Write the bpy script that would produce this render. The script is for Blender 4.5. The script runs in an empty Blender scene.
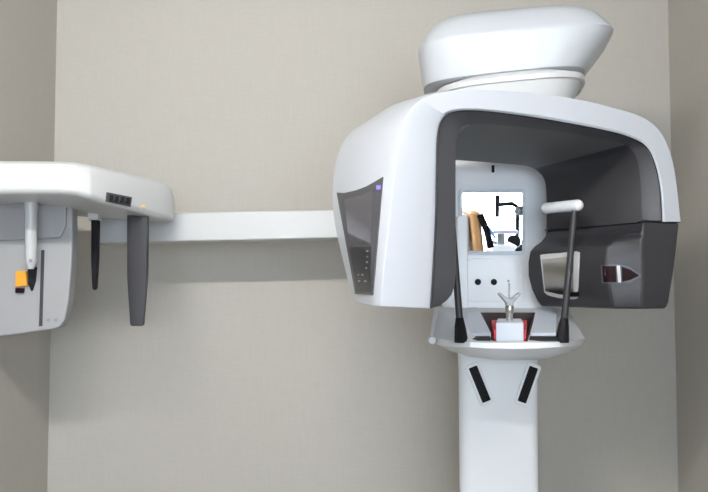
import bpy, bmesh, math
from mathutils import Vector, Matrix
from mathutils.bvhtree import BVHTree
S = bpy.context.scene
COL = S.collection
F = 806.0
TH = math.atan((290 - 246) / F)
EYE = Vector((0, 0, 1.45))

# ------------------------------------------------------------------ geometry helpers
def ray(px, py):
    u = (px - 354) / F; v = (246 - py) / F
    return Vector((u, math.cos(TH) - v * math.sin(TH), math.sin(TH) + v * math.cos(TH)))
def at(px, py, Y):
    d = ray(px, py)
    return EYE + d * (Y / d.y)
O = Vector((0.395, 2.05, 0))
GA = math.radians(22)
EX = Vector((math.cos(GA), math.sin(GA), 0)); EY = Vector((-math.sin(GA), math.cos(GA), 0))
def gat(px, py, yl):                       # a point on the scanner arm's own plane y = yl
    d = ray(px, py)
    t = (yl - (EYE - O).dot(EY)) / d.dot(EY)
    return EYE + d * t
def loc(p): q = p - O; return Vector((q.dot(EX), q.dot(EY), p.z))
def wrl(x, y, z): return Vector((O.x, O.y, 0)) + EX * x + EY * y + Vector((0, 0, z))

# ------------------------------------------------------------------ materials
def mat(name, col, rough=0.5, metal=0.0, coat=0.0, emit=None, estr=0, spec=0.5, bump=0.0, bscale=300, trans=0.0, dr=0.01):
    if not bump: bscale = 12
    m = bpy.data.materials.new(name); m.use_nodes = True
    nt = m.node_tree; b = nt.nodes['Principled BSDF']
    b.inputs['Base Color'].default_value = (*col, 1)
    b.inputs['Roughness'].default_value = rough
    b.inputs['Metallic'].default_value = metal
    b.inputs['Coat Weight'].default_value = coat
    b.inputs['Coat Roughness'].default_value = 0.08
    b.inputs['Specular IOR Level'].default_value = spec
    b.inputs['Transmission Weight'].default_value = trans
    if emit:
        b.inputs['Emission Color'].default_value = (*emit, 1); b.inputs['Emission Strength'].default_value = estr
    tc = nt.nodes.new('ShaderNodeTexCoord'); nz = nt.nodes.new('ShaderNodeTexNoise')
    nz.inputs['Scale'].default_value = bscale
    nt.links.new(tc.outputs['Object'], nz.inputs['Vector'])
    if bump:
        bp = nt.nodes.new('ShaderNodeBump'); bp.inputs['Strength'].default_value = bump; bp.inputs['Distance'].default_value = 0.0005
        nt.links.new(nz.outputs['Fac'], bp.inputs['Height']); nt.links.new(bp.outputs['Normal'], b.inputs['Normal'])
    mr = nt.nodes.new('ShaderNodeMapRange')
    mr.inputs['To Min'].default_value = max(0, rough - dr); mr.inputs['To Max'].default_value = min(1, rough + dr)
    nt.links.new(nz.outputs['Fac'], mr.inputs['Value']); nt.links.new(mr.outputs['Result'], b.inputs['Roughness'])
    return m

def wallpaper(name, c1, c2, axis):
    m = bpy.data.materials.new(name); m.use_nodes = True
    nt = m.node_tree; N = nt.nodes; L = nt.links; b = N['Principled BSDF']
    b.inputs['Roughness'].default_value = 0.75; b.inputs['Specular IOR Level'].default_value = 0.25
    tc = N.new('ShaderNodeTexCoord')
    def noise(sc, det=3):
        mp = N.new('ShaderNodeMapping'); mp.inputs['Scale'].default_value = sc
        n = N.new('ShaderNodeTexNoise'); n.inputs['Scale'].default_value = 1; n.inputs['Detail'].default_value = det
        L.new(tc.outputs['Object'], mp.inputs['Vector']); L.new(mp.outputs['Vector'], n.inputs['Vector']); return n
    a = noise((260, 260, 9)); c = noise((25, 25, 330)); bl = noise((1.1, 1.1, 0.8), 2)
    ad = N.new('ShaderNodeMath'); ad.operation = 'ADD'; L.new(a.outputs['Fac'], ad.inputs[0]); L.new(c.outputs['Fac'], ad.inputs[1])
    md = N.new('ShaderNodeMath'); md.operation = 'MULTIPLY_ADD'; md.inputs[1].default_value = 0.5
    L.new(ad.outputs[0], md.inputs[0]); md.inputs[2].default_value = 0.0
    cr = N.new('ShaderNodeValToRGB')
    cr.color_ramp.elements[0].position = 0.32; cr.color_ramp.elements[0].color = (*c1, 1)
    cr.color_ramp.elements[1].position = 0.68; cr.color_ramp.elements[1].color = (*c2, 1)
    L.new(md.outputs[0], cr.inputs['Fac']); L.new(cr.outputs['Color'], b.inputs['Base Color'])
    bp = N.new('ShaderNodeBump'); bp.inputs['Strength'].default_value = 0.15; bp.inputs['Distance'].default_value = 0.0008
    L.new(md.outputs[0], bp.inputs['Height']); L.new(bp.outputs['Normal'], b.inputs['Normal'])
    return m

COLW = mat('fill_lifted_white_plastic', (0.85, 0.875, 0.915), 0.35, coat=0.2)  # fill light missing on the column is put into this raised white
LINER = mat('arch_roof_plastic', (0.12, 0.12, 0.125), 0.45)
GREYP = mat('shade_toned_grey_plastic', (0.36, 0.36, 0.37), 0.4)  # shade on the pale sensor panel and its cover is put into this grey
WHITE = mat('white_gloss_plastic', (0.545, 0.57, 0.625), 0.28, coat=0.3)
WHITEH = mat('housing_white_plastic', (0.50, 0.525, 0.56), 0.34, coat=0.15)
WHITEC = mat('unit_white_plastic', (0.66, 0.665, 0.67), 0.34, coat=0.15)
WHITE2 = mat('warm_white_plastic', (0.58, 0.585, 0.59), 0.34, coat=0.15)
PALE = mat('pale_blue_white_plastic', (0.66, 0.71, 0.79), 0.35)
DARK = mat('dark_grey_plastic', (0.032, 0.031, 0.036), 0.42, bump=0.15, bscale=900)
TRIM = mat('charcoal_trim_plastic', (0.075, 0.076, 0.086), 0.38)
SEAM = mat('black_seam_rubber', (0.012, 0.012, 0.014), 0.6)
BLACK = mat('black_plastic', (0.010, 0.010, 0.012), 0.55, spec=0.15)
GREY = mat('mid_grey_plastic', (0.28, 0.29, 0.30), 0.4)
BLADE = mat('graphite_blade_plastic', (0.050, 0.050, 0.056), 0.45, spec=0.3)
GLASSD = mat('smoked_glass', (0.07, 0.066, 0.085), 0.15, coat=0.3)
GLASSK = mat('black_key_panel', (0.018, 0.018, 0.022), 0.35, spec=0.25)
RED = mat('red_plastic', (0.55, 0.012, 0.02), 0.4)
DRED = mat('dark_red_lens', (0.012, 0.002, 0.003), 0.5, spec=0.15)
MAROON = mat('dark_maroon_lining', (0.03, 0.008, 0.01), 0.5)
STEEL = mat('brushed_steel', (0.62, 0.60, 0.56), 0.25, metal=1.0)
MIRROR = mat('mirror_silver', (0.93, 0.95, 0.97), 0.0, metal=1.0, dr=0)
CLEAR = mat('frosted_clear_acrylic', (0.50, 0.52, 0.54), 0.2, trans=0.35)
PURPLE = mat('violet_lamp', (0.3, 0.2, 0.9), 0.4, emit=(0.32, 0.22, 1.0), estr=0.4)
ORANGE = mat('orange_plastic', (0.85, 0.38, 0.03), 0.45)
AMBER = mat('amber_lamp', (0.9, 0.5, 0.1), 0.4, emit=(1.0, 0.55, 0.1), estr=0.3)
TAN = mat('tan_leather', (0.66, 0.40, 0.20), 0.45, bump=0.3)
BLUE = mat('blue_plastic', (0.10, 0.28, 0.75), 0.4)
WALLM = wallpaper('woven_wallpaper', (0.505, 0.478, 0.432), (0.55, 0.523, 0.477), 0)
ROOMW = mat('white_wall_paint', (0.85, 0.87, 0.90), 0.7)
CEILM = mat('ceiling_paint', (0.85, 0.85, 0.84), 0.8)
FLOORM = mat('grey_vinyl_floor', (0.14, 0.135, 0.125), 0.4)
BASEM = mat('baseboard_paint', (0.6, 0.6, 0.58), 0.5)
LAMPM = mat('lamp_diffuser', (1, 1, 1), 0.5, emit=(1.0, 0.98, 0.94), estr=180)
LAMPC = mat('cool_lamp_diffuser', (1, 1, 1), 0.5, emit=(0.86, 0.93, 1.0), estr=0.8)
SKYM = mat('frosted_daylight_pane', (.9, .93, 1), 0.4, emit=(0.78, 0.89, 1.0), estr=10)
METALW = mat('white_metal', (0.8, 0.8, 0.8), 0.4)

# ------------------------------------------------------------------ object helpers
def empty(name, location, label=None, cat=None, group=None):
    o = bpy.data.objects.new(name, None); COL.objects.link(o); o.location = location
    o.empty_display_size = 0.1
    if label: o['label'] = label
    if cat: o['category'] = cat
    if group: o['group'] = group
    return o
def wloc(o):
    v = Vector((0, 0, 0))
    while o is not None:
        v = v + o.location; o = o.parent
    return v
def link(name, bm, m, parent=None, bevel=0.0, seg=3, smooth=True, angle=35, recalc=True, label=None, sharp=50):
    """world coordinates in, a mesh object with its origin at its own middle out"""
    if recalc: bmesh.ops.recalc_face_normals(bm, faces=bm.faces[:])
    pts = [v.co for v in bm.verts]
    lo = Vector([min(p[i] for p in pts) for i in range(3)]); hi = Vector([max(p[i] for p in pts) for i in range(3)])
    c = (lo + hi) / 2
    bmesh.ops.translate(bm, verts=bm.verts[:], vec=-c)
    me = bpy.data.meshes.new(name); bm.to_mesh(me); bm.free()
    me.materials.append(m)
    if smooth:
        for p in me.polygons: p.use_smooth = True
        me.set_sharp_from_angle(angle=math.radians(sharp))
    o = bpy.data.objects.new(name, me); COL.objects.link(o)
    o.location = c - (wloc(parent) if parent else Vector())
    if parent: o.parent = parent
    if bevel:
        md = o.modifiers.new('bevel', 'BEVEL'); md.width = bevel; md.segments = seg; md.limit_method = 'ANGLE'
        md.angle_limit = math.radians(angle); md.harden_normals = True
    if label: o['label'] = label
    return o
def join(*bms):
    out = bms[0]
    for b in bms[1:]:
        me = bpy.data.meshes.new('tmp'); b.to_mesh(me); out.from_mesh(me); b.free(); bpy.data.meshes.remove(me)
    return out
def box(x0, x1, y0, y1, z0, z1):
    bm = bmesh.new()
    bmesh.ops.create_cube(bm, size=1, matrix=Matrix.Translation(((x0+x1)/2, (y0+y1)/2, (z0+z1)/2)) @ Matrix.Diagonal((x1-x0, y1-y0, z1-z0, 1)))
    return bm
def loft(rings, closed_ring=True, caps=True, closed_path=False):
    bm = bmesh.new()
    vr = [[bm.verts.new(p) for p in r] for r in rings]
    n = len(rings[0]); m = len(rings)
    for i in range(m if closed_path else m - 1):
        a, b = vr[i], vr[(i + 1) % m]
        for j in range(n if closed_ring else n - 1):
            k = (j + 1) % n
            try: bm.faces.new((a[j], a[k], b[k], b[j]))
            except ValueError: pass
    if caps and not closed_path:
        bm.faces.new(vr[0]); bm.faces.new(vr[-1][::-1])
    return bm
def catmull(pts, sub):
    out = []
    n = len(pts)
    for i in range(n - 1):
        p0 = pts[max(i-1, 0)]; p1 = pts[i]; p2 = pts[i+1]; p3 = pts[min(i+2, n-1)]
        for k in range(sub):
            t = k / sub
            out.append(0.5 * ((2*p1) + (p2-p0)*t + (2*p0-5*p1+4*p2-p3)*t*t + (3*p1-p0-3*p2+p3)*t*t*t))
    out.append(pts[-1]); return out
def tube(pts, radii, n=16, caps=True, scale=(1, 1)):
    if not isinstance(radii, (list, tuple)): radii = [radii] * len(pts)
    rings = []; up = None
    for i, p in enumerate(pts):
        t = (pts[min(i+1, len(pts)-1)] - pts[max(i-1, 0)]).normalized()
        if up is None:
            up = Vector((0, 0, 1)) if abs(t.z) < 0.9 else Vector((0, -1, 0))
        a = t.cross(up).normalized(); b = a.cross(t).normalized(); up = b
        rings.append([p + (a*math.cos(q)*scale[0] + b*math.sin(q)*scale[1])*radii[i] for q in [2*math.pi*k/n for k in range(n)]])
    return loft(rings, caps=caps)
def capsule(a, b, r, n=20):
    d = (b - a).normalized(); pts = []; rr = []
    for k in range(6):
        q = math.pi/2*k/5; pts.append(a - d*r*math.cos(q)); rr.append(max(r*math.sin(q), r*0.02))
    for k in range(6):
        q = math.pi/2*k/5; pts.append(b + d*r*math.sin(q)); rr.append(max(r*math.cos(q), r*0.02))
    return tube(pts, rr, n)
def prism(poly, vec):
    """closed planar polygon extruded by vec"""
    bm = bmesh.new()
    a = [bm.verts.new(p) for p in poly]; b = [bm.verts.new(p + vec) for p in poly]
    bm.faces.new(a); bm.faces.new(b[::-1])
    for i in range(len(poly)):
        j = (i + 1) % len(poly); bm.faces.new((a[i], b[i], b[j], a[j]))
    return bm
def rrect(cx, cz, w, h, r, n=6, rot=0):
    """rounded rectangle in x-z, anticlockwise"""
    out = []
    for sx, sz, q0 in ((1, 1, 0), (-1, 1, 90), (-1, -1, 180), (1, -1, 270)):
        for k in range(n + 1):
            q = math.radians(q0 + 90*k/n)
            out.append((sx*(w/2 - r) + r*math.cos(q), sz*(h/2 - r) + r*math.sin(q)))
    c, s = math.cos(rot), math.sin(rot)
    return [(cx + x*c - z*s, cz + x*s + z*c) for x, z in out]
def tree_of(o):
    bm = bmesh.new(); bm.from_mesh(o.data); bmesh.ops.translate(bm, verts=bm.verts[:], vec=wloc(o))
    t = BVHTree.FromBMesh(bm); bm.free(); return t
def hit(tree, px, py):
    d = ray(px, py).normalized()
    h, n, i, dist = tree.ray_cast(EYE, d)
    return h, n
def patch(name, tree, top, bot, m, parent, off=0.002, depth=0.006, nu=10, nv=8, bevel=0.0, label=None, normal=None):
    """a thin inset panel whose outline lies between two curves and which follows the body it is fitted to"""
    def samp(c, t):
        x = t*(len(c)-1); i = min(int(x), len(c)-2); f = x-i
        return (c[i][0]*(1-f)+c[i+1][0]*f, c[i][1]*(1-f)+c[i+1][1]*f)
    hs = []
    for j in range(nv+1):
        for i in range(nu+1):
            a = samp(top, i/nu); b = samp(bot, i/nu); t = j/nv
            h, n = hit(tree, a[0]*(1-t)+b[0]*t, a[1]*(1-t)+b[1]*t)
            if h is None: raise RuntimeError(name + ' misses its body')
            hs.append((h, n if n.dot(ray(354, 246)) < 0 else -n))
    av = normal or sum((n for h, n in hs), Vector()).normalized()
    bm = bmesh.new(); fr = [bm.verts.new(h + av*off) for h, n in hs]; bk = [bm.verts.new(h - av*depth) for h, n in hs]
    W = nu+1
    for j in range(nv):
        for i in range(nu):
            q = (j*W+i, j*W+i+1, (j+1)*W+i+1, (j+1)*W+i)
            bm.faces.new([fr[k] for k in q]); bm.faces.new([bk[k] for k in q[::-1]])
    edge = [i for i in range(W)] + [j*W+nu for j in range(1, nv+1)] + [nv*W+i for i in range(nu-1, -1, -1)] + [j*W for j in range(nv-1, 0, -1)]
    for a in range(len(edge)):
        b = (a+1) % len(edge); bm.faces.new((fr[edge[a]], bk[edge[a]], bk[edge[b]], fr[edge[b]]))
    return link(name, bm, m, parent, bevel=bevel, label=label)
def struct(o): o['kind'] = 'structure'; return o

# ------------------------------------------------------------------ the room
XL, XR, YB, ZC = -1.106, 1.17, 2.95, 2.56
YM, XM0, XM1 = -0.6, -2.6, 2.8                      # the booth opens into the surgery at YM
YF = -3.6
struct(link('floor', box(XM0-.1, XM1+.1, YF-.1, YB+.1, -0.1, 0), FLOORM, smooth=False))
struct(link('ceiling', box(XM0-.1, XM1+.1, YF-.1, YB+.1, ZC, ZC+.1), CEILM, smooth=False))
struct(link('wall_back', box(XL-.1, XR+.1, YB, YB+.1, 0, ZC), WALLM, smooth=False))
struct(link('wall_left', box(XL-.1, XL, YM, YB, 0, ZC), WALLM, smooth=False))
struct(link('wall_right', box(XR, XR+.1, YM, YB, 0, ZC), WALLM, smooth=False))
WX0, WX1, WZ0, WZ1 = -0.9, 2.3, 0.7, 2.35
struct(link('wall_front', join(box(XM0-.1, WX0, YF-.1, YF, 0, ZC), box(WX1, XM1+.1, YF-.1, YF, 0, ZC), box(WX0, WX1, YF-.1, YF, 0, WZ0), box(WX0, WX1, YF-.1, YF, WZ1, ZC)), ROOMW, smooth=False))
win = struct(link('window_1', join(box(WX0, WX1, YF-.08, YF+.01, WZ0, WZ0+.05), box(WX0, WX1, YF-.08, YF+.01, WZ1-.05, WZ1), box(WX0, WX0+.05, YF-.08, YF+.01, WZ0+.05, WZ1-.05), box(WX1-.05, WX1, YF-.08, YF+.01, WZ0+.05, WZ1-.05), box(.62, .67, YF-.08, YF+.01, WZ0+.05, WZ1-.05)), METALW, bevel=.004))
struct(link('window_1_pane', box(WX0+.05, WX1-.05, YF-.06, YF-.05, WZ0+.05, WZ1-.05), SKYM, win, smooth=False))
struct(link('wall_surgery_left', join(box(XM0-.1, XM0, YF, YM, 0, ZC), box(XM0-.1, XL-.1, YM, YM+.1, 0, ZC)), ROOMW, smooth=False))
struct(link('wall_surgery_right', join(box(XM1, XM1+.1, YF, YM, 0, ZC), box(XR+.1, XM1+.1, YM, YM+.1, 0, ZC)), ROOMW, smooth=False))
struct(link('baseboard_back', box(XL, XR, YB-.012, YB, 0, .09), BASEM, bevel=.003))
struct(link('baseboard_left', box(XL, XL+.012, YM, YB-.012, 0, .09), BASEM, bevel=.003))
struct(link('baseboard_right', box(XR-.012, XR, YM, YB-.012, 0, .09), BASEM, bevel=.003))

def ceiling_lamp(x0, x1, y0, y1, m, label, group=None):
    c = Vector(((x0+x1)/2, (y0+y1)/2, ZC))
    t = empty('ceiling_light', c, label, 'ceiling light', group)
    link('frame', box(x0-.02, x1+.02, y0-.02, y1+.02, ZC-.035, ZC), METALW, t, bevel=.004)
    link('diffuser', box(x0, x1, y0, y1, ZC-.045, ZC-.036), m, t, smooth=False)
    return t
def tube_lamp(x0, x1, y, label):
    t = empty('ceiling_light', (( x0+x1)/2, y, ZC), label, 'ceiling light')
    link('housing', box(x0-.03, x1+.03, y-.04, y+.04, ZC-.03, ZC), METALW, t, bevel=.004)
    link('tube', tube([Vector((x0, y, ZC-.065)), Vector((x1, y, ZC-.065))], .028, 16), LAMPM, t)
    for x in (x0-.012, x1+.012): link('end_cap', box(x-.012, x+.012, y-.03, y+.03, ZC-.098, ZC-.03), METALW, t, bevel=.004)
tube_lamp(-0.92, 0.14, 0.45, 'long narrow ceiling light over the booth floor in front of the x-ray machine')
ceiling_lamp(-1.2, -0.2, -2.4, -1.4, LAMPC, 'square cool ceiling light panel on the left side of the surgery')
ceiling_lamp(0.7, 1.7, -2.4, -1.4, LAMPC, 'square cool ceiling light panel above the tan dental chair')

# ------------------------------------------------------------------ the panoramic machine
CX, CY0, CY1 = 0.434, 2.42, 2.74
pan = empty('panoramic_xray_machine', (CX, 2.58, 0), 'white and charcoal panoramic x-ray machine with arched scanner arm on a wall-side column', 'x-ray machine')
def col_ring(z, w, y0=CY0):
    h = w/2; r = .03
    pts = []
    hb = h - .045
    for cx, cy, q0 in ((CX+hb-r, CY1-r, 0), (CX-hb+r, CY1-r, 90), (CX-h+r, y0+r, 180), (CX+h-r, y0+r, 270)):
        for k in range(6):
            q = math.radians(q0+18*k); pts.append(Vector((cx+r*math.cos(q), cy+r*math.sin(q), z)))
    return pts
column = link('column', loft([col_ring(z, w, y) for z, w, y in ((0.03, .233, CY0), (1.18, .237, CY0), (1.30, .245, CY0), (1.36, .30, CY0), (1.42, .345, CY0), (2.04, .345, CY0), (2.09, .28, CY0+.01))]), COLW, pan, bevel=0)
link('base_plate', box(CX-.28, CX+.28, 2.2, 2.85, 0, .03), WHITE2, pan, bevel=.01)

# mirror frame and mirror, leaning slightly down towards the patient's face
mt = math.radians(4.5)
MC = at(492, 222, CY0 - .008)
MN = Vector((0, -math.cos(mt), -math.sin(mt))); MU = Vector((0, -math.sin(mt), math.cos(mt)))
def mpt(x, u, o=0): return MC + Vector((x, 0, 0)) + MU*u + MN*o
pw = F/CY0
fr = rrect(0, 0, 66/pw, 66/pw, .012)
fo = loft([[mpt(x, z, -.012) for x, z in fr], [mpt(x, z, .006) for x, z in fr], [mpt(x*.93, z*.93, .006) for x, z in fr], [mpt(x*.93, z*.93, .002) for x, z in fr]])
mframe = link('mirror_frame', fo, PALE, column, bevel=.0015)
mr_ = rrect(0, 0, 60/pw, 58/pw, .004)
link('mirror', prism([mpt(x, z, .0035) for x, z in mr_], MN*-.003), MIRROR, column, smooth=False, label='flat silvered positioning mirror')
# face plate below the mirror, with two sensor holes
ct = tree_of(column)
def disc(px, py, Y, r, t=.004, n=24, squash=1):
    c = at(px, py, Y)
    return prism([c + Vector((r*math.cos(2*math.pi*k/n), 0, squash*r*math.sin(2*math.pi*k/n))) for k in range(n)], Vector((0, t, 0)))
fpc = at(495, 280, CY0-.004)
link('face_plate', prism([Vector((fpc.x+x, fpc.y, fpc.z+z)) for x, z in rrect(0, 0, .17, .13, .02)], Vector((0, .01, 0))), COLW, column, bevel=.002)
link('sensor_hole', disc(478, 282, CY0-.006, .0095), BLACK, column, bevel=.001)
link('sensor_hole', disc(494, 282, CY0-.006, .0095), BLACK, column, bevel=.001)
link('indicator', disc(508.5, 281, CY0-.006, .0035), GREY, column)
c = at(493, 169, CY0)
link('latch', box(c.x-.004, c.x+.004, c.y-.006, c.y+.002, c.z-.011, c.z+.011), BLACK, column, bevel=.002)
# raised rail at the left of the face
a = at(462.5, 215, CY0-.04); b = at(463, 327, CY0-.04)
rl = prism([Vector((x, CY0-.040, z)) for x, z in rrect((a.x+b.x)/2, (a.z+b.z)/2, .032, a.z-b.z, .012)], Vector((0, .05, 0)))
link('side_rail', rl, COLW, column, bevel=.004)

# pull grips on the column
for px, py, rot in ((479.5, 384, math.radians(22)), (527.5, 384.5, math.radians(-20))):
    c = at(px, py, CY0)
    w, h = .043, .130
    rim = rrect(c.x, c.z, w, h, .010, rot=rot); inn = rrect(c.x, c.z, .0265, .110, .003, rot=rot)
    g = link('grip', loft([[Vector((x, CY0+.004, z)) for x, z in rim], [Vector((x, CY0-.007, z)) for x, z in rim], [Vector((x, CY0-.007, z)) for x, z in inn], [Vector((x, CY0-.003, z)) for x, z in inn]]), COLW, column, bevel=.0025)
    bars = [prism([Vector((x, CY0-.0045, z)) for x, z in inn], Vector((0, .003, 0)))]
    for k in (-1, 0, 1):
        ox, oz = k*.0075*math.cos(rot), k*.0075*math.sin(rot)
        bars.append(prism([Vector((x, CY0-.0075, z)) for x, z in rrect(c.x+ox, c.z+oz, .003, .100, .001, rot=rot)], Vector((0, .004, 0))))
    link('ribbed_insert', join(*bars), BLACK, g, label='black ribbed insert')

# overhead housing
def sup(cx, cy, a, b, z, e=2.6, rot=0.0, n=72, tilt=0.0):
    out = []
    for k in range(n):
        q = 2*math.pi*k/n; c, s = math.cos(q), math.sin(q)
        x = a*math.copysign(abs(c)**(2/e), c); y = b*math.copysign(abs(s)**(2/e), s)
        X = x*math.cos(rot)-y*math.sin(rot); Y = x*math.sin(rot)+y*math.cos(rot)
        out.append(Vector((cx+X, cy+Y, z+X*tilt)))
    return out
HR = math.radians(-9)
hl = []
for cx, a, b, z, t in ((.417, .150, .130, 2.018, .06), (.419, .208, .172, 2.019, .07), (.421, .219, .181, 2.023, .07), (.424, .224, .184, 2.034, .07), (.438, .245, .193, 2.080, .065), (.450, .262, .200, 2.120, .06), (.451, .2645, .201, 2.127, .06),
                    (.451, .263, .199, 2.133, .06), (.449, .250, .186, 2.155, .06), (.446, .232, .168, 2.180, .055), (.444, .21, .15, 2.196, .05), (.44, .17, .12, 2.210, .04), (.44, .10, .07, 2.216, .03)):
    hl.append(sup(cx, 2.26, a, b, z, 4.2, HR, tilt=t))
housing = link('overhead_housing', loft(hl), WHITEH, pan, sharp=32)
tl = [sup(cx, 2.22, a, b, z, 3.4, HR, tilt=t) for cx, a, b, z, t in ((.425, .150, .13, 1.935, .03), (.427, .168, .150, 1.94, .04), (.430, .190, .166, 1.988, .06), (.432, .199, .172, 1.990, .065), (.432, .201, .174, 2.002, .065), (.432, .197, .170, 2.007, .065), (.43, .12, .12, 2.030, .065))]
link('turntable_collar', loft(tl), WHITE2, housing, sharp=40)
# neck joining the housing to the column
link('housing_neck', box(CX-.12, CX+.12, 2.38, 2.72, 2.0, 2.12), WHITE2, pan, bevel=.02)

# ---- the arched scanner arm
D0, D1 = -.165, .200
Fo = [(374,306),(377,270),(383,220),(389,170),(396,132),(408,107),(430,93),(470,88),(530,91),(575,97),(610,105),(640,114.5),(658,128),(669,148),(675.5,175),(681,222)]
Ti = [(430,308.5),(432,280),(435,220),(436,170),(437,138),(441,121),(452,112.5),(477,111.3),(520,116),(560,122.3),(600,130),(627,137),(645,147),(654,165),(659,190),(661,222)]
Tn = [(440,306),(455,286),(456,220),(456,170),(456.5,145),(459,132),(466,125.5),(484,124),(520,127),(560,132),(595,138),(617,142),(631,149),(638,163),(641,190),(642,222)]
Rr = [(390,304),(390,285),(390,220),(390,185),(392,170),(398,161),(410,158),(440,159),(475,161.5),(500,163.5),(518,165),(529,167),(537.5,171.5),(544,180),(546,196),(546,230)]
Bo = [(354,302),(344,265),(333.5,215),(334,172),(345,139),(370,119),(400,103)]
fo_ = [gat(x, y, D0) for x, y in Fo]
ti_ = [gat(x, y, D0) for x, y in Ti]
tn_ = [gat(x, y, D0+.03) for x, y in Tn]
rr_ = [gat(x, y, D1) for x, y in Rr]
bo_ = [gat(x, y, D1) for x, y in Bo]
for p in fo_[7:]:
    q = loc(p); k = 0.96 if q.x > 0 else 1
    bo_.append(wrl(q.x*k, D1, q.z - .02))
SB = 4
fo_c, ti_c, tn_c, rr_c, bo_c = [catmull(x, SB) for x in (fo_, ti_, tn_, rr_, bo_)]
bo_c = [p.copy() for p in bo_c]
mid1 = [f.lerp(b, .06) for f, b in zip(fo_c, bo_c)]
def cross_sections(*loops):           # strips running along the arch, closed around the section
    return [[l[i] for l in loops] for i in range(len(loops[0]))]
fin = [f.lerp(t, .10) - EY*.006 for f, t in zip(fo_c, ti_c)]         # soft crown on the front face
fin2 = [f.lerp(t, .90) - EY*.006 for f, t in zip(fo_c, ti_c)]
shell_bm = loft(cross_sections(ti_c, fin2, fin, mid1, bo_c, rr_c))
shell = link('scanner_arm', shell_bm, WHITE, pan, bevel=.006, angle=40, sharp=60)
ti_d = [t - EY*.002 for t in ti_c]
seam_in = [t.lerp(n, .12) + EY*.002 for t, n in zip(ti_c, tn_c)]
liner_bm = loft(cross_sections(ti_d, tn_c, rr_c, [t.lerp(r, .5) for t, r in zip(ti_c, rr_c)]))
liner = link('inner_lining', liner_bm, TRIM, shell, bevel=.003, angle=40, sharp=50, label='charcoal lining of the arch opening')
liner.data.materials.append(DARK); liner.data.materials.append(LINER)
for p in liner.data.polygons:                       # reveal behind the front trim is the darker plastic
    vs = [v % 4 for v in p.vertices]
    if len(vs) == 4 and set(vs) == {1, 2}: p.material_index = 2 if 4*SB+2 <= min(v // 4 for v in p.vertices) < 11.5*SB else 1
# thin black seam between white shell and charcoal trim
sm = [t.lerp(n, .02) - EY*.004 for t, n in zip(ti_c, tn_c)]
link('seam', tube(sm, .0016, 8), SEAM, shell)

# detector housing at the foot of the right arm
lv = []
for z, pxr, pxb, pxc, pxd, g in ((1.622, 681, 643, 640, 546, 0), (1.606, 680.3, 643, 636, 545, 0), (1.590, 679.5, 643, 628, 541, 0), (1.575, 678.7, 643, 615, 534, 0),
                      (1.560, 678, 643, 608, 529.5, 0), (1.53, 676.3, 643, 606, 527.5, 0), (1.49, 674, 643, 606, 527.5, 0), (1.45, 671, 642, 609, 531, 0), (1.42, 669, 641, 611, 536, 0), (1.403, 667.5, 640, 613, 539, .003)):
    def L(px, yl):
        # local x of pixel column px on plane yl
        q = loc(gat(px, 270, yl)); return q.x
    A = (L(pxr, D0)-g, D0+g); B = (L(pxb, D0)+g, D0+g); C = (L(pxc, -.12), -.12+g); D = (L(pxd, D1)+g, D1-g); E = (L(pxr, D0)*.96-g, D1-g)
    lv.append([wrl(x, y, z) for x, y in (A, B, C, D, E)])
det = link('detector_housing', loft(lv), DARK, pan, bevel=.007, seg=4, angle=25, sharp=40)
dt = tree_of(det)
# seam where detector housing meets the arm
rim = [lv[0][0], lv[0][1], lv[0][2], lv[0][3]]
link('seam', tube([p + Vector((0, 0, .001)) for p in rim], .0022, 8), SEAM, det)
# opening on the inner face, bright metal surround
patch('collimator_frame', dt, [(541, 255), (545,254), (560, 253), (576, 251), (580, 252.5)], [(545, 292), (549, 295.5), (560, 298), (574, 299.5), (578, 298)], WHITE2, det, off=.003, depth=.004, label='white collimator frame')
patch('collimator_plate', dt, [(543, 259), (560, 257.5), (575, 256)], [(546.5, 291), (560, 294), (574, 295.5)], STEEL, det, off=.0045, depth=.001, label='bare metal collimator plate')
patch('red_marker', dt, [(571, 291.5), (579, 291.5)], [(571, 296), (579, 296)], DRED, det, off=.006, depth=.001, nu=2, nv=2)
# laser window on the pod
patch('lens_bezel', dt, [(600.5, 265), (618, 264), (630, 267), (641, 275)], [(601.5, 283.5), (618, 284.5), (630, 282.5), (641, 276)], TRIM, det, off=.002, depth=.003, nu=12)
patch('laser_lens', dt, [(602.5, 266), (616, 266)], [(603.5, 282), (616.5, 282)], DRED, det, off=.0035, depth=.001, nu=3, nv=3, label='dark red lens')
patch('laser_lens', dt, [(621.5, 266.5), (630, 269.5), (638.5, 275)], [(622, 281.5), (630, 280), (638.5, 276)], DRED, det, off=.0035, depth=.001, nu=6, nv=3, label='dark red pointed lens')
patch('lens_divider', dt, [(616.5, 265.5), (619.7, 265.5)], [(618, 282.5), (621, 282.5)], WHITE2, det, off=.004, depth=.001, nu=2, nv=3, label='white divider')

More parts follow.
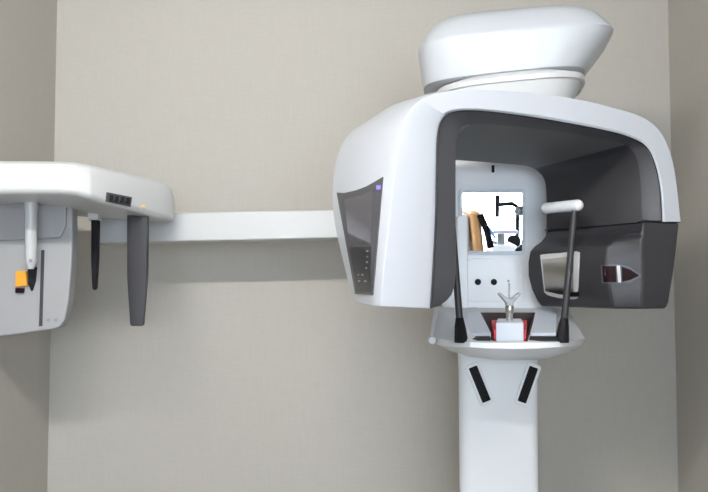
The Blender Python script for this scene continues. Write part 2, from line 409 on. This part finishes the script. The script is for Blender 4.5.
# dark window on the outer left side of the arm
stree = tree_of(shell)
wtop = [(337.5, 192.5), (345, 193), (356, 190.5), (367, 186.5), (376, 181.5), (383.5, 177)]
patch('side_window', stree, wtop, [(356, 294), (365, 294.5), (373.5, 295)], TRIM, shell, off=.0025, depth=.004, nu=20, nv=16, label='dark grey side window')
sw = patch('display', stree, [(345.5, 199), (360, 196), (374.5, 191)], [(350.5, 246), (360, 245.5), (372, 245)], GLASSD, shell, off=.0035, depth=.002, nv=10, label='smoky grey display glass')
patch('key_panel', stree, [(350.7, 247.2), (360, 246.7), (372, 246.2)], [(358, 291.5), (365, 292), (371.5, 292)], GLASSK, shell, off=.0035, depth=.002, nv=10, label='black key panel')
for x, y in ((369, 251), (369, 256.5), (368.5, 262), (368, 268), (360, 274.5), (364, 274.5), (360.5, 281), (367, 281)):
    patch('key_lamp', stree, [(x-.8, y-.8), (x+.8, y-.8)], [(x-.8, y+.8), (x+.8, y+.8)], GREY, shell, off=.0045, depth=.001, nu=1, nv=1)
patch('status_lamp', stree, [(378.2, 185.8), (381.6, 185.4)], [(378.2, 189.8), (381.6, 189.4)], PURPLE, shell, off=.0045, depth=.001, nu=2, nv=2, label='violet status lamp')

# ---- chin rest table
FL, FR = at(470, 342, 2.092), at(555, 342, 2.092)
BL, BR = at(439, 307, 2.38), at(568, 309, 2.38)
TL, TR = at(431, 337, 2.28), at(585, 338.5, 2.28)
top = [FL, at(487, 342.5, 2.085), at(512, 343, 2.08), at(538, 342.5, 2.085), FR, at(566, 341.3, 2.128), at(576, 340, 2.195), TR, BR, at(560, 310, 2.45), at(446, 309, 2.45), BL, TL, at(443, 339.5, 2.195), at(456, 341.3, 2.128)]
mid = [at(470, 347.3, 2.09), at(487, 348.5, 2.083), at(512, 349, 2.078), at(538, 348.5, 2.083), at(555, 347.3, 2.09), at(566, 346.8, 2.126), at(575, 346, 2.193), at(581, 345, 2.28), at(572, 330, 2.40), at(560, 330, 2.46), at(450, 330, 2.46), at(438, 330, 2.40), at(435, 344, 2.28), at(445, 346, 2.193), at(456, 346.8, 2.126)]
low = [at(472, 354, 2.125), at(487, 355.5, 2.115), at(512, 356.5, 2.11), at(538, 356, 2.115), at(552, 354.5, 2.125), at(560, 353.5, 2.155), at(566, 353, 2.21), at(570, 352, 2.30), at(562, 340, 2.42), at(550, 340, 2.47), at(455, 340, 2.47), at(447, 340, 2.42), at(450, 351, 2.30), at(455, 352, 2.21), at(464, 353, 2.155)]
bot = [at(472, 357, 2.24), at(487, 359, 2.24), at(512, 360.5, 2.24), at(538, 360, 2.24), at(546, 358.5, 2.24), at(548, 358, 2.26), at(549, 357.5, 2.29), at(549, 357, 2.36), at(545, 350, 2.43), at(540, 350, 2.48), at(465, 350, 2.48), at(462, 350, 2.43), at(462, 354, 2.36), at(466, 356, 2.29), at(469, 356.5, 2.26)]
tb = loft([bot, low, mid, top])
# recess cut down into the table top
cut = [at(479, 306, 2.36), at(535, 306, 2.36), at(527, 341, 2.115), at(494, 341, 2.115)]
cutbm = prism([Vector((p.x, p.y, 1.303)) for p in cut], Vector((0, 0, .25)))
bmesh.ops.recalc_face_normals(cutbm, faces=cutbm.faces[:]); bmesh.ops.recalc_face_normals(tb, faces=tb.faces[:])
def boolean(a, b):
    ob = []
    for bm in (a, b):
        me = bpy.data.meshes.new('tmp'); bm.to_mesh(me); bm.free(); o = bpy.data.objects.new('tmp', me); COL.objects.link(o); ob.append(o)
    md = ob[0].modifiers.new('cut', 'BOOLEAN'); md.operation = 'DIFFERENCE'; md.object = ob[1]; md.solver = 'EXACT'
    dg = bpy.context.evaluated_depsgraph_get(); dg.update()
    me = bpy.data.meshes.new_from_object(ob[0].evaluated_get(dg))
    out = bmesh.new(); out.from_mesh(me)
    for o in ob: d = o.data; bpy.data.objects.remove(o); bpy.data.meshes.remove(d)
    bpy.data.meshes.remove(me)
    return out
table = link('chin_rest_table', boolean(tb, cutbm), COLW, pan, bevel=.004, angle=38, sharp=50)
# dark lining of the recess: floor and back
lin = [Vector((p.x, p.y, 1.3045)) for p in cut]
cc = sum(lin, Vector())/4
lin = [cc + (p-cc)*.99 for p in lin]
lb = prism(lin, Vector((0, 0, .004)))
bk = [lin[0], lin[1], lin[1]+Vector((0, -.005, 0)), lin[0]+Vector((0, -.005, 0))]
lb = join(lb, prism(bk, Vector((0, 0, .080))))
for i, j, s in ((0, 3, 1), (1, 2, -1)):
    a, b = lin[i], lin[j]
    zb, zf = .078, .012
    pts = [a, b, b+Vector((0, 0, zf)), a+Vector((0, 0, zb))]
    lb = join(lb, prism(pts, Vector((.004*s, 0, 0))))
link('recess_lining', lb, MAROON, table, label='dark maroon recess lining')
# white block that carries the chin rest, with red sides
def slab(tlx, trx, ty, blx, brx, by, yb, yf, z0):
    pts = [at(tlx, ty, yb), at(trx, ty, yb), at(brx, by, yf), at(blx, by, yf)]
    lo = [Vector((p.x, p.y, z0)) for p in pts]
    return loft([lo, pts])
block = link('chin_rest_block', join(slab(497.5, 521.5, 318.5, 496, 523.5, 322.5, 2.24, 2.13, 1.306)), PALE, table, bevel=.003)
link('red_guide', slab(491.5, 497, 320, 494, 497.5, 330, 2.22, 2.135, 1.306), RED, table, label='red guide')
link('red_guide', slab(522, 527, 320, 523, 526, 330, 2.22, 2.135, 1.306), RED, table, label='red guide')
# chin post with clear notched cup
pc = at(509.5, 316, 2.19)
link('chin_post', tube([Vector((pc.x, pc.y, z)) for z in (1.36, 1.385, 1.388, 1.405, 1.418)], [.0095, .0095, .0115, .0115, .009]), STEEL, table, sharp=35, label='steel chin post')
cup = [(-.031, .020), (-.026, .0235), (-.006, .008), (.006, .008), (.026, .0235), (.031, .020), (.010, -.004), (.008, -.014), (-.008, -.014), (-.010, -.004)]
pz = at(509.5, 299.5, 2.19).z
link('chin_cup', prism([Vector((pc.x+x, pc.y-.012, pz+z-.004)) for x, z in cup], Vector((0, .03, 0))), CLEAR, table, bevel=.002, label='clear notched chin cup')
link('bite_rod', tube([Vector((pc.x, pc.y, pz)), Vector((pc.x, pc.y, pz+.045))], .0022), CLEAR, table, label='clear bite rod')
# raised plates on both sides of the recess, with dark slots under their front edge
tt = tree_of(table)
patch('side_plate', tt, [(466, 311.5), (478, 311.5)], [(468, 337.5), (491, 337.5)], PALE, table, off=.013, depth=.004, nu=1, nv=1, bevel=.002, normal=Vector((0, -.27, .96)))
patch('side_plate', tt, [(536, 311.5), (557, 311.5)], [(530.5, 337.5), (556, 337.5)], PALE, table, off=.013, depth=.004, nu=1, nv=1, bevel=.002, normal=Vector((0, -.27, .96)))
patch('slot', tt, [(467, 338.2), (490, 338.2)], [(468, 341.0), (490.5, 341.0)], SEAM, table, off=.006, depth=.004, nu=1, nv=1, normal=Vector((0, -.27, .96)))
patch('slot', tt, [(530, 338.2), (557, 338.2)], [(529, 341.0), (558, 341.0)], SEAM, table, off=.006, depth=.004, nu=1, nv=1, normal=Vector((0, -.27, .96)))
# small clamping knob on the left tip
kc = at(431.5, 340, 2.26)
link('clamp_knob', join(tube([kc + Vector((0, -.022, 0)), kc + Vector((0, -.018, 0)), kc + Vector((0, .012, 0))], [.009, .012, .012]), tube([kc + Vector((0, 0, 0)), kc + Vector((.03, .0, .004))], .007)), WHITE2, table, sharp=35)
kb = at(438, 318, 2.30)
link('hinge_tab', tube([at(437, 309, 2.33), at(434, 322, 2.30), kc], [.007, .007, .006]), WHITE2, table)

# temple support posts with hand bars
def post(base, top_, bx0, bx1, sgn):
    p = link('support_post', tube([base, base.lerp(top_, .3), base.lerp(top_, .7), top_], [.0096, .0092, .0086, .0080]), DARK, pan, label='thin charcoal support post')
    d = (top_ - base).normalized()
    link('post_boot', tube([base - Vector((0, 0, .012)), base, base + d*.03, base + d*.052, base+d*.056], [.0175, .0175, .0145, .0105, .008], n=8), BLACK, p, sharp=30, label='black boot')
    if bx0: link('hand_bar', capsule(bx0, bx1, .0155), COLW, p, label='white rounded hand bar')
    return p
YP = 2.12
post(at(562.5, 338, YP), at(575, 207, YP), at(547, 208.3, YP+.10), at(577.5, 205.3, YP-.01), 1)
post(at(461, 338, YP), at(451, 207, YP), at(466, 207, YP+.13)*0 + at(478-34, 206.5, YP), at(440, 206.5, YP+.10), -1)

# ------------------------------------------------------------------ cephalometric unit on the left
ceph = empty('cephalometric_unit', (-.78, 2.5, 1.6), 'white cephalometric x-ray unit with hanging dark blades on a long white wall-side arm', 'x-ray unit')
a0 = at(96, 214, 2.62); a1 = at(345, 209.5, 2.62); b0 = at(96, 243.3, 2.62); b1 = at(345, 238, 2.62)
a1 = a0.lerp(a1, 1.0)
zt0, zb0 = a0.z, b0.z; zt1, zb1 = a1.z, b1.z
xe = CX - .156                                        # the arm ends against the column
k = (xe - a0.x)/(a1.x - a0.x)
zt2 = zt0 + (zt1-zt0)*k; zb2 = zb0 + (zb1-zb0)*k
arm = loft([[Vector((a0.x, 2.62, zb0)), Vector((a0.x, 2.75, zb0)), Vector((a0.x, 2.75, zt0)), Vector((a0.x, 2.62, zt0))],
            [Vector((xe, 2.62, zb2)), Vector((xe, 2.75, zb2)), Vector((xe, 2.75, zt2)), Vector((xe, 2.62, zt2))]])
link('support_arm', arm, WHITE2, ceph, bevel=.006)
# head: plan outline lofted upwards
plan = [(-1.07, 2.10), (-.83, 2.10), (-.775, 2.104), (-.735, 2.118), (-.705, 2.145), (-.682, 2.19), (-.585, 2.42), (-.565, 2.50), (-.572, 2.56), (-.61, 2.61), (-1.07, 2.61)]
def head_ring(z, ins, dz=0.0):
    c = Vector((-.85, 2.36, 0)); out = []
    for x, y in plan:
        v = Vector((x, y, 0)) - c
        v = v * (1 - ins/ v.length)
        f = max(0, (x + .74)/.14)                     # lower lip drops a little towards the right end
        zz = z - dz*min(1, f)
        out.append(Vector((c.x+v.x, c.y+v.y, zz)))
    return out
head = link('head_housing', loft([head_ring(1.700, .03, .036), head_ring(1.703, .010, .036), head_ring(1.713, 0, .034), head_ring(1.750, .000, .015), head_ring(1.782, .012, .008), head_ring(1.794, .04, .006)]), WHITEC, ceph, bevel=.012, seg=4, angle=20, sharp=60)
ht = tree_of(head)
patch('vent_label', ht, [(106.5, 192), (131.5, 197)], [(105, 201.5), (130, 207)], TRIM, head, off=.003, depth=.001, nu=3, nv=2, bevel=.001, label='dark grey vent')
for k in range(4):
    xa = 109 + k*5.6
    patch('vent_slat', ht, [(xa, 194.5+k*1.1), (xa+3.6, 195.2+k*1.1)], [(xa-1, 200.6+k*1.1), (xa+2.6, 201.3+k*1.1)], SEAM, head, off=.0038, depth=.001, nu=1, nv=1)
patch('status_lamp', ht, [(142, 205.3), (144.3, 205.7)], [(142, 207.2), (144.3, 207.6)], AMBER, head, off=.003, depth=.001, nu=1, nv=1, label='amber lamp')
# tapered blades
def blade(px0, px1, pyt, pyb, tp, Y, dep, name='ear_blade', zt=1.70, m=BLADE):
    a = at(px0, pyt, Y); b = at(px1, pyt, Y); c = at(px1-tp, pyb, Y); d = at(px0+tp*.8, pyb, Y)
    mm0 = at(px0, pyt+(pyb-pyt)*.55, Y); mm1 = at(px1-.8, pyt+(pyb-pyt)*.55, Y)
    def r(l, rr, z, k=1): return [Vector((l, Y+dep*k, z)), Vector((l, Y+dep*.35*k, z)), Vector((l+(rr-l)*.25, Y, z)), Vector((rr, Y, z)), Vector((rr, Y+dep*k, z))]
    return link(name, loft([r(a.x, b.x, zt), r(a.x, b.x, a.z), r(mm0.x, mm1.x, mm0.z), r(d.x, c.x, c.z+.006, .7), r(d.x+.003, c.x-.003, c.z, .6)]), m, ceph, bevel=.003)
blade(126, 147.3, 216, 326, 4.0, 2.38, .025, 'ear_blade')
blade(90, 97.5, 219, 290, 1.8, 2.44, .03, m=BLACK)
# sockets holding the blades
s = at(137.5, 214, 2.38); link('blade_socket', box(s.x-.016, s.x+.016, 2.375, 2.41, 1.668, 1.705), BLACK, ceph, bevel=.004)
s = at(93, 217, 2.44); link('blade_socket', box(s.x-.016, s.x+.018, 2.435, 2.475, 1.662, 1.705), WHITE2, ceph, bevel=.004)
# hanging sensor panel
YS = 2.36
pl = [(-30, 200), (72, 200), (72.5, 232), (71.5, 262), (68.5, 300), (65, 320), (59, 327.5), (52, 329.5), (20, 334), (-12, 338), (-24, 330), (-30, 300)]
sp = prism([at(x, y, YS) for x, y in pl], Vector((0, .05, 0)))
panel = link('sensor_panel', sp, GREYP, ceph, bevel=.006)
def spx(poly, t, m, name, off=0.0, label=None, bevel=.001, parent=panel):
    return link(name, prism([at(x, y, YS-off) for x, y in poly], Vector((0, t, 0))), m, parent, bevel=bevel, label=label)
spx([(41, 250), (44.3, 250), (42.2, 326), (38.8, 326.5)], .006, BLADE, 'slot', .002, 'grey slot')
spx([(-22, 200), (66, 200), (66, 226), (60, 238), (-22, 242)], .02, GREYP, 'upper_cover', .008, bevel=.006)
spx([(27.5, 267), (35.5, 267), (34, 282), (31, 291), (28, 284)], .02, BLACK, 'clip', .014, 'black clip')
spx([(15, 271), (26, 271), (27, 286), (15, 287)], .02, ORANGE, 'adjuster', .012, 'orange adjuster', .003)
spx([(15, 288), (23.5, 288), (23, 293), (15, 293)], .02, DRED, 'marker', .010, 'dark red marker')
for x in (48, 55.5): link('screw', disc(x, 320, YS-.003, .005, .006), GREY, panel, bevel=.001)
c0 = at(31, 212, YS-.06); c1 = at(31, 262, YS-.06)
link('ear_rod_holder', tube([Vector((c0.x, c0.y, 1.71)), c0, c1, c1-Vector((0, 0, .006)), c1-Vector((0, 0, .02))], [.021, .017, .0155, .013, .008]), WHITE2, ceph, sharp=35)
link('holder_screw', tube([c1+Vector((.006, -.016, .004)), c1+Vector((.006, -.02, .004))], .004), GREY, ceph)

# ------------------------------------------------------------------ the surgery seen in the mirror
def refl(px, py, D):                # where a thing really stands that shows at this spot in the mirror
    V = at(px, py, D); d = (V - MC).dot(MN); return V - MN*(2*d)
D = 5.4
p = refl(475, 231, D-.3)
chair = empty('dental_chair', (p.x, p.y, 0), 'tan leather dental chair with white shell standing in the surgery', 'dental chair')
def rel(name, bm, m, par, **k): return link(name, bm, m, par, **k)
def cushion(x0, x1, y0, y1, z0, z1, lean=0):
    bm = box(x0, x1, y0, y1, z0, z1)
    for v in bm.verts: v.co.x += (v.co.z - z0)*lean
    return bm
X, Y, Z = p
rel('backrest', cushion(X-.035, X+.03, Y-.25, Y+.22, Z-.14, Z+.14, -.12), TAN, chair, bevel=.025)
rel('back_shell', cushion(X-.115, X-.036, Y-.24, Y+.21, Z-.5, Z+.12, -.06), METALW, chair, bevel=.025)
rel('seat', box(X-.55, X-.03, Y-.25, Y+.22, .5, .62), TAN, chair, bevel=.03)
rel('leg_rest', box(X-1.05, X-.55, Y-.2, Y+.17, .48, .58), TAN, chair, bevel=.03)
rel('side_bar', tube([Vector((X-.01, Y+.24, Z+.12)), Vector((X+.035, Y+.24, Z+.02)), Vector((X+.06, Y+.24, Z-.08))], .02), BLACK, chair, label='black side bar')
rel('pedestal', join(box(X-.45, X-.13, Y-.15, Y+.12, .06, .5), box(X-.65, X-.05, Y-.25, Y+.22, 0, .06)), METALW, chair, bevel=.01)
p = refl(515, 215, D+1.9)
lt = empty('examination_light_stand', (p.x, p.y, 0), 'black curved examination light arm on a floor pole in the surgery', 'examination light')
X, Y, Z = p; s = (D+1.9)/F
rel('pole', tube([Vector((X+2.5*s, Y, .02)), Vector((X+2.5*s, Y, Z)), Vector((X+2*s, Y, Z+8*s)), Vector((X-3*s, Y, Z+11.5*s)), Vector((X-16*s, Y, Z+10.5*s))], .018), BLACK, lt)
rel('lamp_head', tube([Vector((X-18*s, Y, Z+20*s)), Vector((X-18*s, Y, Z-2*s))], [.020, .018]), BLACK, lt)
rel('base', tube([Vector((X+2.5*s, Y, 0)), Vector((X+2.5*s, Y, .03))], [.16, .14], n=24), BLACK, lt)
p = refl(501, 228.5, D+.9)
tr = empty('instrument_cart', (p.x, p.y, 0), 'white instrument cart with blue handpiece beside the tan dental chair', 'cart')
X, Y, Z = p
rel('tray', box(X-.09, X+.10, Y-.16, Y+.16, Z-.03, Z+.0), METALW, tr, bevel=.008)
rel('tray_mat', box(X-.085, X+.095, Y-.15, Y+.165, Z-.018, Z-.006), mat('lilac_mat', (.45, .42, .68), .5), tr, bevel=.003)
rel('cabinet', box(X-.09, X+.10, Y-.16, Y+.15, .05, Z-.12), METALW, tr, bevel=.01)
rel('column', tube([Vector((X, Y, Z-.13)), Vector((X, Y, Z-.02))], .03), GREY, tr)
rel('handpiece', tube([Vector((X-.135, Y+.14, Z+.03)), Vector((X-.10, Y+.14, Z-.02)), Vector((X-.07, Y+.14, Z-.06))], .010), BLUE, tr, label='blue handpiece')
rel('handpiece', tube([Vector((X-.14, Y+.15, Z-.09)), Vector((X-.06, Y+.15, Z-.095))], .012), GREY, tr, label='grey handpiece')
p = refl(511, 242, D+1.45)
st = empty('operator_stool', (p.x, p.y, 0), 'round black backed operator stool behind the instrument cart', 'stool')
X, Y, Z = p
rel('backrest', prism([Vector((X+x, Y+.1, Z+z)) for x, z in rrect(0, -.03, .11, .20, .045)], Vector((0, .03, 0))), BLACK, st, bevel=.01)
rel('seat', tube([Vector((X, Y-.1, .5)), Vector((X, Y-.1, .52)), Vector((X, Y-.1, .56))], [.14, .15, .13], n=28), BLACK, st)
rel('stem', tube([Vector((X, Y-.1, .02)), Vector((X, Y-.1, .5))], .025), STEEL, st)
rel('base', tube([Vector((X, Y-.1, 0)), Vector((X, Y-.1, .03))], [.2, .18], n=5), STEEL, st)
rel('back_stem', tube([Vector((X, Y-.05, .49)), Vector((X, Y+.13, .56)), Vector((X, Y+.14, Z-.05))], .012), STEEL, st)

# ------------------------------------------------------------------ world, camera, colour
w = bpy.data.worlds.new('world'); S.world = w; w.use_nodes = True
w.node_tree.nodes['Background'].inputs['Color'].default_value = (.8, .87, 1, 1)
w.node_tree.nodes['Background'].inputs['Strength'].default_value = .4
cam = bpy.data.cameras.new('camera'); co = bpy.data.objects.new('camera', cam); COL.objects.link(co)
cam.sensor_width = 36; cam.lens = F/708*36; cam.clip_start = .02
co.location = EYE; co.rotation_euler = (math.pi/2 + TH, 0, 0)
S.camera = co
S.view_settings.view_transform = 'Standard'; S.view_settings.look = 'None'
S.view_settings.gamma = 1; S.view_settings.use_curve_mapping = False
S.view_settings.exposure = -0.12
